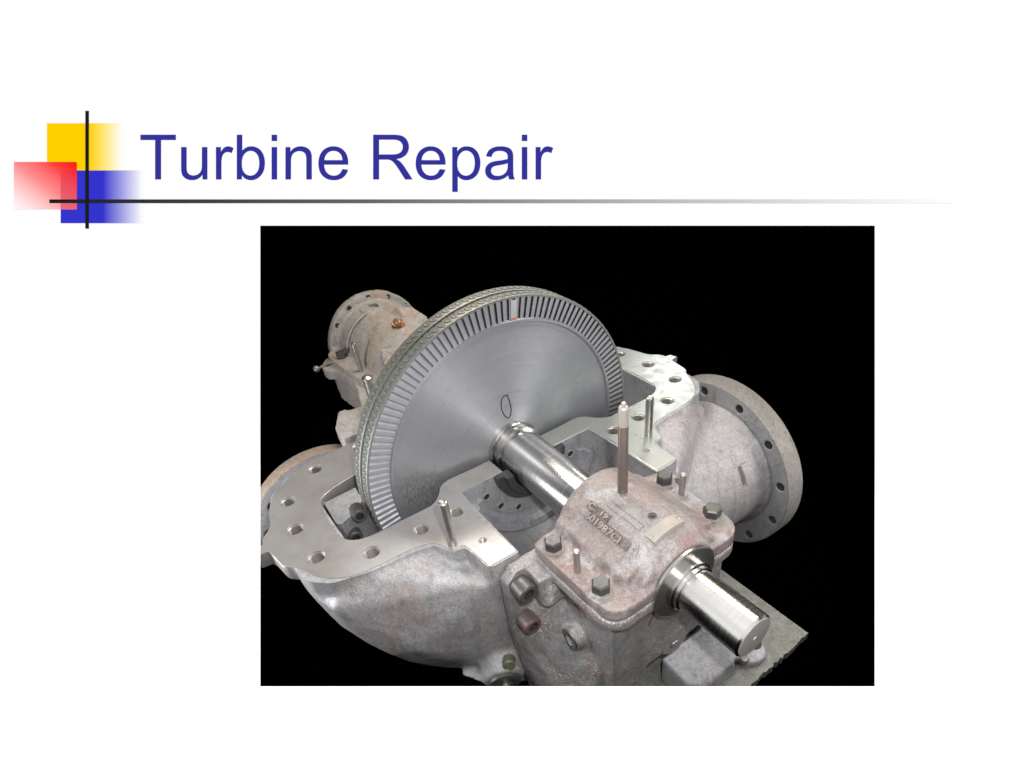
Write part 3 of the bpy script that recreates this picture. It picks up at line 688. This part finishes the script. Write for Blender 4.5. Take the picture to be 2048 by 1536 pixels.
bm = bmesh.new(); lathe(bm, [(0, .03), (.008, .026), (.012, .0)], 24, axis_matrix((1.474, .055, -.64), (1, 0, 0))); obj('plug', bm, M['pin_dull'], hous)

bm = bmesh.new()
prism(bm, CAPO, .004, .088, 2)
lathe_x(bm, [(.88, 0), (.88, .285), (.885, .298), (1.385, .298), (1.43, .285), (1.47, .262), (1.50, .232), (1.525, .215), (1.525, 0)], 96)
for s in (-1, 1): hull(bm, [(x, s * y, z) for x in (.89, 1.44) for y, z in ((.2, .05), (.335, .06), (.30, .14), (.2, .2))])
hull(bm, [(1.3, 0, .1), (1.51, -.27, .06), (1.51, .27, .06), (1.35, -.3, .06), (1.35, .3, .06), (1.50, 0, .24), (1.47, -.15, .22), (1.47, .15, .22), (1.5, -.24, .13), (1.5, .24, .13)])
cap = cast('bearing_cap', bm, M['cap'], hous, .0095, 8, [box_cut((.5, -1, -1), (2, 1, .003)), lathe_x(bmesh.new(), [(.8, 0), (.8, .235), (.90, .235), (.90, .158), (1.7, .158), (1.7, 0)], 96),
           cyl(bmesh.new(), (1.316, -.014, .25), (1.316, -.014, .4), .016, None, 20)], .003, 9)
bm = bmesh.new(); lathe_x(bm, [(.868, .232), (.868, .288), (.880, .293), (.895, .290), (.9, .232)], 96, a0=0, a1=180, closed=True); obj('cap_rim', bm, M['cap'], cap)
bm = bmesh.new(); lathe(bm, [(.002, .024), (.004, .018), (-.03, .014), (-.03, 0)], 20, axis_matrix((1.316, -.014, .297), (0, 0, 1))); obj('oil_hole', bm, M['cap_grime'], cap)
def on_dome(x, th, r): return (x, r * math.cos(R_(th)), r * math.sin(R_(th)))
def dome_pad(x0, x1, t0, t1, r0, r1, bev=.004, n=14):
    bm = bmesh.new(); rows = []
    for i in range(n + 1):
        th = t0 + (t1 - t0) * i / n; db = bev / r1 * 57.3
        thb = min(max(th, t0 + db), t1 - db)
        rows.append([bm.verts.new(on_dome(x0, th, r0)), bm.verts.new(on_dome(x0 + bev, thb, r1)), bm.verts.new(on_dome(x1 - bev, thb, r1)), bm.verts.new(on_dome(x1, th, r0))])
    for A, B in zip(rows, rows[1:]):
        for k in range(3): bm.faces.new([A[k], A[k + 1], B[k + 1], B[k]])
    bm.faces.new(rows[0]); bm.faces.new(rows[-1])
    return bm
o = obj('nameplate', dome_pad(1.368, 1.446, 74, 114.5, .285, .306), M['brass_tag'], cap)
for th in (77.5, 111.5):
    bm = bmesh.new(); cyl(bm, on_dome(1.407, th, .303), on_dome(1.407, th, .309), .009, None, 14, .002); obj('rivet', bm, M['pin'], o)
def text_mesh(body, size):
    cu = bpy.data.curves.new('t', 'FONT'); cu.body = body; cu.size = size; cu.align_x = 'LEFT'; cu.extrude = .0045; cu.resolution_u = 3; cu.offset = .0018
    o = bpy.data.objects.new('t', cu); COL.objects.link(o)
    me = bpy.data.meshes.new_from_object(o.evaluated_get(bpy.context.evaluated_depsgraph_get())); bpy.data.objects.remove(o); bpy.data.curves.remove(cu)
    return me
def dome_text(name, body, size, x0, x1, thb, height_deg, r, mat, lean=0):
    """letters run along +X, their tops towards the crown; stretched to fit x0..x1"""
    me = text_mesh(body, size)
    xs = [v.co.x for v in me.vertices]; ys = [v.co.y for v in me.vertices]; a, b, c, d = min(xs), max(xs), min(ys), max(ys)
    for v in me.vertices:
        fx = (v.co.x - a) / (b - a); fy = (v.co.y - c) / (d - c); dz = v.co.z
        th = thb + lean * fx - height_deg * fy
        v.co = on_dome(x0 + (x1 - x0) * fx, th, r + dz)
    return link_mesh(name, me, mat, cap, False)
obj('number_pad', dome_pad(.975, 1.035, 127.2, 134.5, .29, .3045, .003), M['cap'], cap)
pd = obj('number_pad', dome_pad(1.030, 1.35, 126.5, 136.5, .29, .3045, .003), M['cap_grime'], cap)
dome_text('cast_number', '601987CI', .05, 1.035, 1.29, 135.4, 7.8, .3060, M['cap'])
obj('number_pad', dome_pad(1.0, 1.165, 118, 126.0, .29, .3035, .003), M['cap_grime'], cap)
dome_text('cast_letters', 'C.', .05, 1.012, 1.07, 125.4, 6.6, .3050, M['cap'])
dome_text('cast_letters', '19', .04, 1.105, 1.155, 124.6, 5.6, .3060, M['cap'])
dome_text('cast_letters', 'A', .05, 1.362, 1.402, 129.8, 6.5, .3000, M['cap'])
dome_text('cast_letters', 'M', .05, 1.362, 1.405, 134.6, 4.4, .3000, M['cap'])
for (xa, xb, ta, tb) in ((1.09, 1.33, 112.6, 112.9), (1.09, 1.33, 106.2, 106.5), (1.33, 1.335, 106.2, 112.9)):
    obj('cast_ridge', dome_pad(xa, xb, ta - .3, tb + .3, .29, .302, .0015), M['cap'], cap)
def hex_bolt(x, y, z, r, h, rot, parent):
    bm = bmesh.new(); lathe(bm, [(0, 0), (0, .062), (.004, .062), (.006, .058), (.006, 0)], 36, Matrix.Translation((x, y, z)))
    w = obj('spot_face', bm, M['cap'], parent)
    bm = bmesh.new(); lathe(bm, [(0, 0), (0, r), (h - .008, r), (h, r - .008), (h, 0)], 6, Matrix.Translation((x, y, z + .006)) @ Matrix.Rotation(rot, 4, 'Z'))
    o = obj('hex_bolt', bm, M['bolt'], parent, False)
    bm = bmesh.new()
    for k in range(3):
        bm = bmesh.new(); a = rot + R_(120 * k + 20); cyl(bm, (x + .018 * math.cos(a), y + .018 * math.sin(a), z + .006 + h - .001), (x + .03 * math.cos(a), y + .03 * math.sin(a), z + .006 + h - .001), .0014, None, 6)
        obj('grade_mark', bm, M['screw'], o)
for (x, y, rt) in ((1.00, -.40, .5), (1.37, -.395, .35), (1.00, .40, .15), (1.36, .392, .6)): hex_bolt(x, y, .087, .049, .052, rt, cap)

def guide_pin(x, y, z, r, h, mat, name, label, group, head=None, lean=(0, 0)):
    o = thing(name, label, 'pin', (x, y, z), group)
    bm = bmesh.new()
    d = Vector((lean[0], lean[1], 1)).normalized()
    lathe(bm, [(-.06, 0), (-.06, r), (h - .006, r), (h, r - .006), (h + .0, 0)], 28, axis_matrix((0, 0, 0), d))
    obj('pin_body', bm, mat, o)
    if head == 'cup':
        bm = bmesh.new(); lathe(bm, [(h, r - .004), (h + .004, r * .6), (h + .001, r * .3), (h - .004, 0)], 24, axis_matrix((0, 0, 0), d)); obj('dimpled_end', bm, M['pin'], o)
    if head == 'slot':
        bm = bmesh.new(); lathe(bm, [(h - .014, r), (h - .012, r + .007), (h - .002, r + .007), (h + .012, r * .5), (h + .014, 0)], 28, axis_matrix((0, 0, 0), d)); obj('domed_head', bm, M['pin'], o)
    return o
GP = 'guide pins standing on the joint flange'
guide_pin(.539, -.759, 0, .027, .305, M['pin'], 'guide_pin', 'bright steel pin standing on the left joint flange near the front block', GP, 'cup')
guide_pin(.515, .749, 0, .026, .286, M['pin'], 'guide_pin', 'bright steel pin standing on the right joint flange behind the long stud', GP, 'cup')
guide_pin(-1.10, -.495, 0, .033, .258, M['pin'], 'guide_pin', 'short thick pin with domed head half hidden behind the wheel rim', GP, 'slot')
guide_pin(-1.62, -.378, .0, .018, .30, M['pin'], 'guide_pin', 'thin steel pin standing on the rear housing beside a hex bolt', GP, None)
DP = 'dowels pulled up in the bearing cap'
guide_pin(1.21, -.41, .088, .0175, .152, M['pin_dull'], 'dowel_pin', 'small dull dowel on the bearing cap between two hex bolts nearest the front', DP)
guide_pin(1.14, .392, .088, .0175, .150, M['pin_dull'], 'dowel_pin', 'small dull dowel on the far side of the bearing cap beside the grey pipe', DP)
for x, y in ((1.21, -.41), (1.14, .392)):
    bm = bmesh.new(); lathe(bm, [(0, 0), (0, .037), (.003, .037), (.005, .033), (.005, 0)], 30, Matrix.Translation((x, y, .086))); obj('dowel_seat', bm, M['cap'], cap)
st = thing('lifting_stud', 'tall rusty threaded stud screwed upright into the bearing cap crown', 'stud', (1.085, 0, .285))
bm = bmesh.new(); pr = [(-.03, 0)]
for i in range(9): pr += [(-.005 + i * .006, .021), (-.002 + i * .006, .026)]
pr += [(.06, .0255), (.42, .0255), (.425, .024), (.425, 0)]
lathe(bm, pr, 28); obj('stud_body', bm, M['stud'], st)
bm = bmesh.new(); lathe(bm, [(.425, .0), (.425, .025), (.522, .025), (.53, .018), (.53, .012), (.548, .012), (.552, .008), (.552, 0)], 28); obj('stud_tip', bm, M['stud_top'], st)
bm = bmesh.new()
for k in range(16):
    a = random.uniform(0, 2 * PI); rr = random.uniform(.03, .06)
    bmesh.ops.create_icosphere(bm, subdivisions=1, radius=random.uniform(.003, .007), matrix=Matrix.Translation((rr * math.cos(a) + .01, rr * math.sin(a) - .01, .01 - rr * rr * 1.5)))
obj('swarf', bm, M['stud_top'], st)

# ---------------------------------------------------------------- rear bearing housing
rearh = thing('rear_bearing_housing', 'dusty tan cast housing with round end flange behind the wheel', 'bearing housing')
bm = bmesh.new()
lathe_x(bm, [(-2.24, 0), (-2.24, .432), (-2.17, .432), (-2.16, .36), (-2.02, .345), (-1.95, .34), (-1.5, .33), (-1.35, .31), (-1.28, .24), (-1.2, .2), (-1.2, 0)], 96)
prism(bm, smooth_poly([(-2.17, -.44), (-2.12, -.54), (-1.98, -.60), (-1.86, -.50), (-1.5, -.475), (-1.25, -.56), (-1.05, -.62), (-1.05, .62), (-1.25, .56), (-1.5, .475), (-1.86, .5), (-1.98, .58), (-2.12, .54), (-2.17, .44)], 1), -.09, .0, 2)
prism(bm, smooth_poly([(-2.17, -.42), (-2.1, -.5), (-1.9, -.49), (-1.5, -.45), (-1.3, -.40), (-1.3, .40), (-1.5, .45), (-1.9, .49), (-2.1, .5), (-2.17, .42)], 1), -.02, .055, 2)
cyl(bm, (-2.05, -.02, .2), (-2.05, -.02, .355), .12, .10, 32)
cyl(bm, (-1.57, 0, .2), (-1.57, .0, .335), .085, .075, 24)
hull(bm, [(-1.9, .05, .3), (-1.75, .22, .37), (-1.6, .26, .33), (-1.5, .3, .2), (-1.9, .3, .2), (-1.6, .1, .3), (-1.85, .12, .38)])
hull(bm, [(-1.5, .3, .1), (-1.35, .42, .2), (-1.2, .45, .16), (-1.2, .4, 0), (-1.5, .42, 0), (-1.3, .3, .25)])
hull(bm, [(-1.4, -.25, .28), (-1.3, -.28, .2), (-1.2, -.3, .1), (-1.3, -.1, .3), (-1.3, -.3, 0), (-1.5, -.2, .1)])
hull(bm, [(-2.1, -.5, -.02), (-1.92, -.5, -.02), (-2.05, -.5, -.35), (-1.85, -.45, -.4), (-2.1, 0, -.45), (-1.4, 0, -.5), (-1.4, -.35, -.35), (-1.3, -.4, -.05)])
hull(bm, [(-1.5, -.3, -.1), (-1.05, -.62, -.02), (-1.05, -.66, -.28), (-1.05, 0, -.6), (-1.5, 0, -.5)])
hull(bm, [(-1.22, -.74, .02), (-1.05, -.84, .0), (-.86, -.84, .0), (-.86, -.6, .0), (-1.2, -.6, .0), (-1.18, -.72, -.2), (-.86, -.86, -.3), (-.86, -.5, -.4)])
rb = cast('rear_housing_body', bm, M['rear'], rearh, .0125, 3, [lathe_x(bmesh.new(), [(-1.25, 0), (-1.25, .17), (-.5, .17), (-.5, 0)], 40), cyl(bmesh.new(), (-2.05, -.02, .33), (-2.05, -.02, .5), .062, None, 28)], .007, 7)
for a in (62, 88, 116, 142, 35):
    bm = bmesh.new(); lathe(bm, [(.001, 0), (.003, .019), (.0, .022)], 18, axis_matrix((-2.166, .395 * math.cos(R_(a)), .395 * math.sin(R_(a))), (1, 0, 0))); obj('flange_hole_shade', bm, M['dark'], rb)  # dark discs on the face, painted shade in place of bored holes
bm = bmesh.new(); lathe_x(bm, [(-2.165, .36), (-2.0, .352), (-1.985, .362), (-1.975, .352)], 60, a0=95, a1=170); obj('cast_rib', bm, M['rear'], rb)
bm = bmesh.new(); lathe(bm, [(0, 0), (0, .05), (.05, .05), (.055, .042), (.055, 0)], 6, Matrix.Translation((-1.965, -.40, .05))); obj('hex_bolt', bm, M['bolt'], rearh, False)
bm = bmesh.new(); m = axis_matrix((-1.565, 0, .335), (.5, -.3, .8))
lathe(bm, [(0, .048), (.02, .052), (.028, .045), (.02, .034), (.03, .03), (.07, .028), (.074, .02), (.06, .012), (.05, 0)], 28, m)
tube(bm, [(-1.54, -.02, .33), (-1.52, -.045, .31), (-1.51, -.05, .26)], .012, 8)
o = obj('copper_fitting', bm, M['copper'], rearh); o['label'] = 'shiny copper oil fitting'
bm = bmesh.new(); tube(bm, [(-1.99, -.42, .06), (-2.02, -.52, .02), (-2.03, -.60, .0)], .012, 8); cyl(bm, (-2.0, -.46, .03), (-2.02, -.52, .02), .02, None, 12); bmesh.ops.create_uvsphere(bm, u_segments=16, v_segments=10, radius=.028, matrix=Matrix.Translation((-2.03, -.625, .0)))
obj('drain_cock', bm, M['pin_dull'], rearh)
bm = bmesh.new(); tube(bm, [(-1.44, -.235, .245), (-1.40, -.26, .225), (-1.37, -.235, .25), (-1.36, -.27, .21), (-1.33, -.245, .235), (-1.31, -.275, .2)], .006, 6)
obj('cast_mark', bm, M['rear'], rearh)

# ---------------------------------------------------------------- base plate with foot
bp = thing('base_plate', 'dark oily steel base plate corner with sawn edge under the shaft end', 'base plate')
ZB = -.98
bm = bmesh.new(); pts = [(.55, -.25), (.55, .955), (1.80, .955)] + [(1.805 + random.uniform(-.010, .006), .955 - i * .018) for i in range(1, 79)] + [(1.80, -.48), (1.4, -.48), (1.4, -.25)]
prism(bm, pts, ZB - .06, ZB, 2); obj('plate', bm, M['base'], bp, False)
bm = bmesh.new()
hull(bm, [(1.45, -.02, ZB), (1.45, .42, ZB), (1.45, -.02, -.74), (1.45, .40, -.72), (1.62, .02, ZB), (1.62, .02, -.84), (1.70, .10, ZB), (1.69, .12, -.87), (1.70, .38, ZB), (1.69, .36, -.87), (1.64, .43, ZB), (1.58, .40, -.80)])
cyl(bm, (1.66, .55, ZB - .01), (1.66, .55, ZB + .05), .10, .095, 32); hull(bm, [(1.5, .3, ZB), (1.74, .5, ZB), (1.74, .6, ZB), (1.5, .7, ZB), (1.5, .3, ZB + .05), (1.72, .5, ZB + .04), (1.72, .6, ZB + .04), (1.5, .68, ZB + .05)])
cast('foot', bm, M['pipe_flange'], bp, .011, 14, [], .003, 8)
bm = bmesh.new(); cyl(bm, (1.655, .60, ZB + .045), (1.655, .60, ZB + .056), .042, None, 24); obj('slot_hole_shade', bm, M['dark'], bp)  # raised dark disc, the shade of a hole put in as colour
bm = bmesh.new(); cyl(bm, (1.68, .47, ZB + .02), (1.70, .44, ZB + .10), .028, None, 20, .008); obj('jack_bolt', bm, M['pin_dull'], bp)
bm = bmesh.new(); box(bm, (.7, -.3, -1.5), (1.6, .8, ZB - .062)); obj('plinth', bm, M['black'], bp, False)
